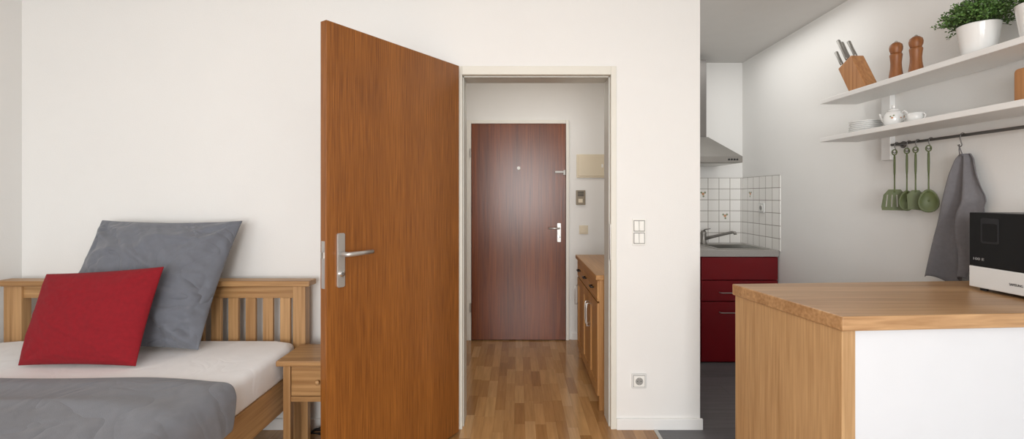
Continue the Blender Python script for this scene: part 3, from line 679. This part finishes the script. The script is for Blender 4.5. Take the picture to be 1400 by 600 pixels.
def cushion(name, c, tf, tb, m, label, cat, pinch=.05, wr=.006, seed=1, n=60, hp=.58):
    TL, TR, BR, BL = [Vector(p) for p in c]
    nrm = (TR-TL).cross(BL-TL).normalized()
    if nrm.y > 0: nrm = -nrm
    t = MB()
    def P(u_, v_, side):
        a, b = 2*u_-1, 2*v_-1
        uu = .5+a*.5*(1-pinch*(1-b*b)*abs(a)); vv = .5+b*.5*(1-pinch*(1-a*a)*abs(b))
        p = (TL*(1-uu)+TR*uu)*(1-vv)+(BL*(1-uu)+BR*uu)*vv
        h = (max(0, 1-abs(a)**2.6)*max(0, 1-abs(b)**2.6))**hp
        k = noise.noise(Vector((u_*3+seed, v_*3, seed*2.3)))*1.2
        w1 = u_*1.0+v_*.6; w2 = v_*1.0-u_*.5
        r1 = 1-2*abs(noise.noise(Vector((w1*1.6+seed+.6*math.sin(w2*4), w2*4.5, seed))))
        r2 = 1-2*abs(noise.noise(Vector((w1*2.2-seed, w2*9+math.sin(w1*5), seed+9))))
        cr = 0
        for (cu, cv) in ((0, 0), (1, 0), (1, 1), (0, 1)):
            du, dv_ = u_-cu, v_-cv; rr = math.hypot(du, dv_)
            cr += math.sin(math.atan2(dv_, du)*11+seed)*math.exp(-(rr/.32)**2)*min(1, rr*6)
        edge = min(1, (1-abs(a))*8)*min(1, (1-abs(b))*8)
        T = tf if side > 0 else tb
        off = T*h+wr*(k*1.4+cr*1.3+r1**4*1.8+r2**5*1.0-.5)*edge*(1 if side > 0 else .3)
        return p+nrm*side*off
    t.grid(lambda a, b: P(a, b, 1), n, n); t.grid(lambda a, b: P(a, b, -1), n, n)
    bmesh.ops.remove_doubles(t.bm, verts=t.bm.verts, dist=.0004)
    return tag(t.build(name, m, smooth=True, sub=1), label, cat)
cushion('pillow', [(-2.235, 2.50, 1.185), (-1.465, 2.49, 1.182), (-1.54, 2.25, .562), (-2.29, 2.26, .565)], .12, .05, GREYF, 'large grey square pillow leaning on the oak headboard', 'pillow', .05, .013, 3)
cushion('cushion', [(-2.225, 2.195, .945), (-1.655, 2.185, .982), (-1.675, 2.045, .560), (-2.21, 2.055, .560)], .075, .03, REDF, 'red square cushion in front of the grey pillow', 'cushion', .035, .003, 5)

# nightstand
t = thing('nightstand', 'small oak nightstand between bed and open door', 'nightstand', (-.95, 2.32, 0))
nx0, nx1, ny0, ny1, nz = -1.14, -.76, 2.19, 2.448, .533
MB().box(nx0, nx1, ny0, ny1, nz-.026, nz).build('top', OAK_X, t, bev=.005)
for x in (nx0+.025, nx1-.065):
    for y in (ny0+.02, ny1-.055): MB().box(x, x+.035, y, y+.035, 0, nz-.026).build('leg', OAK_Z, t, bev=.003)
MB().box(nx0+.03, nx0+.05, ny0+.055, ny1-.055, .33, nz-.026).box(nx1-.055, nx1-.035, ny0+.055, ny1-.055, .33, nz-.026).box(nx0+.06, nx1-.065, ny1-.045, ny1-.03, .33, nz-.026).box(nx0+.06, nx1-.065, ny0+.03, ny0+.05, .33, .355).build('apron', OAK_X, t)
dr = MB().box(nx0+.063, nx1-.068, ny0+.022, ny0+.04, .36, nz-.032).build('drawer', OAK_X, t, bev=.003)
MB().lathe([(0, 0), (.005, 0), (.005, .010), (.011, .015), (.010, .021), (0, .023)], n=18, M=Matrix.Translation(((nx0+nx1)/2+.004, ny0+.022, .43)) @ Matrix.Rotation(PI/2, 4, 'X')).build('knob', OAK_Z, dr, smooth=True)
pts = []
for k in range(60):
    a = k*.33; r_ = .06+.015*math.sin(k*.9)
    pts.append((-1.03+r_*1.3*math.cos(a), 2.53+r_*.5*math.sin(a), .012+.012*abs(math.sin(k*.21))+.0006*k))
tag(MB().tube(pts, .004, 8).build('cable', DARK, smooth=True), 'black cable coiled on the floor under the nightstand', 'cable')

# ------------------------------------------------------------------ lights, world, camera
def area(name, loc, rot, sx, sy, power, col=(1, 1, 1)):
    l = bpy.data.lights.new(name, 'AREA'); l.shape = 'RECTANGLE'; l.size = sx; l.size_y = sy; l.energy = power; l.color = col
    o = bpy.data.objects.new(name, l); C.objects.link(o); o.location = loc; o.rotation_euler = rot; return o
area('window_light', (-1.25, RY+.02, 1.35), (math.radians(90), 0, 0), 1.9, 1.9, 58, (.97, .985, 1))
area('door_glare_fill', (.25, RY+.04, 1.45), (math.radians(90), 0, 0), .9, 1.5, 84, (.99, .99, .985))  # brighter strip added to the window light for apartment door glare; no balcony
area('hall_fill', (.1, 3.35, 2.50), (0, 0, 0), .9, .9, 6, (1, .95, .88))  # added fill hidden above the lintel to lift the hallway, no lamp fixture
area('kitchen_fill', (1.53, 3.3, 2.50), (0, 0, 0), .7, 1.2, 6, (1, .985, .96))  # weak unseen fill added to brighten the kitchen corner, no lamp fixture
area('room_fill', (.1, .3, 2.50), (0, 0, 0), 1.6, 1.6, 14, (1, .985, .96))  # unseen overhead fill added to brighten the room walls, no ceiling lamp
wd = bpy.data.worlds.new('world'); bpy.context.scene.world = wd; wd.use_nodes = True
wd.node_tree.nodes['Background'].inputs[0].default_value = (.95, .97, 1, 1); wd.node_tree.nodes['Background'].inputs[1].default_value = .9
cam = bpy.data.cameras.new('camera'); cam.sensor_width = 36; cam.lens = F/1400*36
cam.shift_x = -(VX-700)/1400; cam.shift_y = -(300-VY)/1400; cam.clip_start = .05
co = bpy.data.objects.new('camera', cam); C.objects.link(co); co.location = (0, 0, CH); co.rotation_euler = (PI/2, 0, 0)
bpy.context.scene.camera = co
bpy.context.scene.view_settings.view_transform = 'Standard'
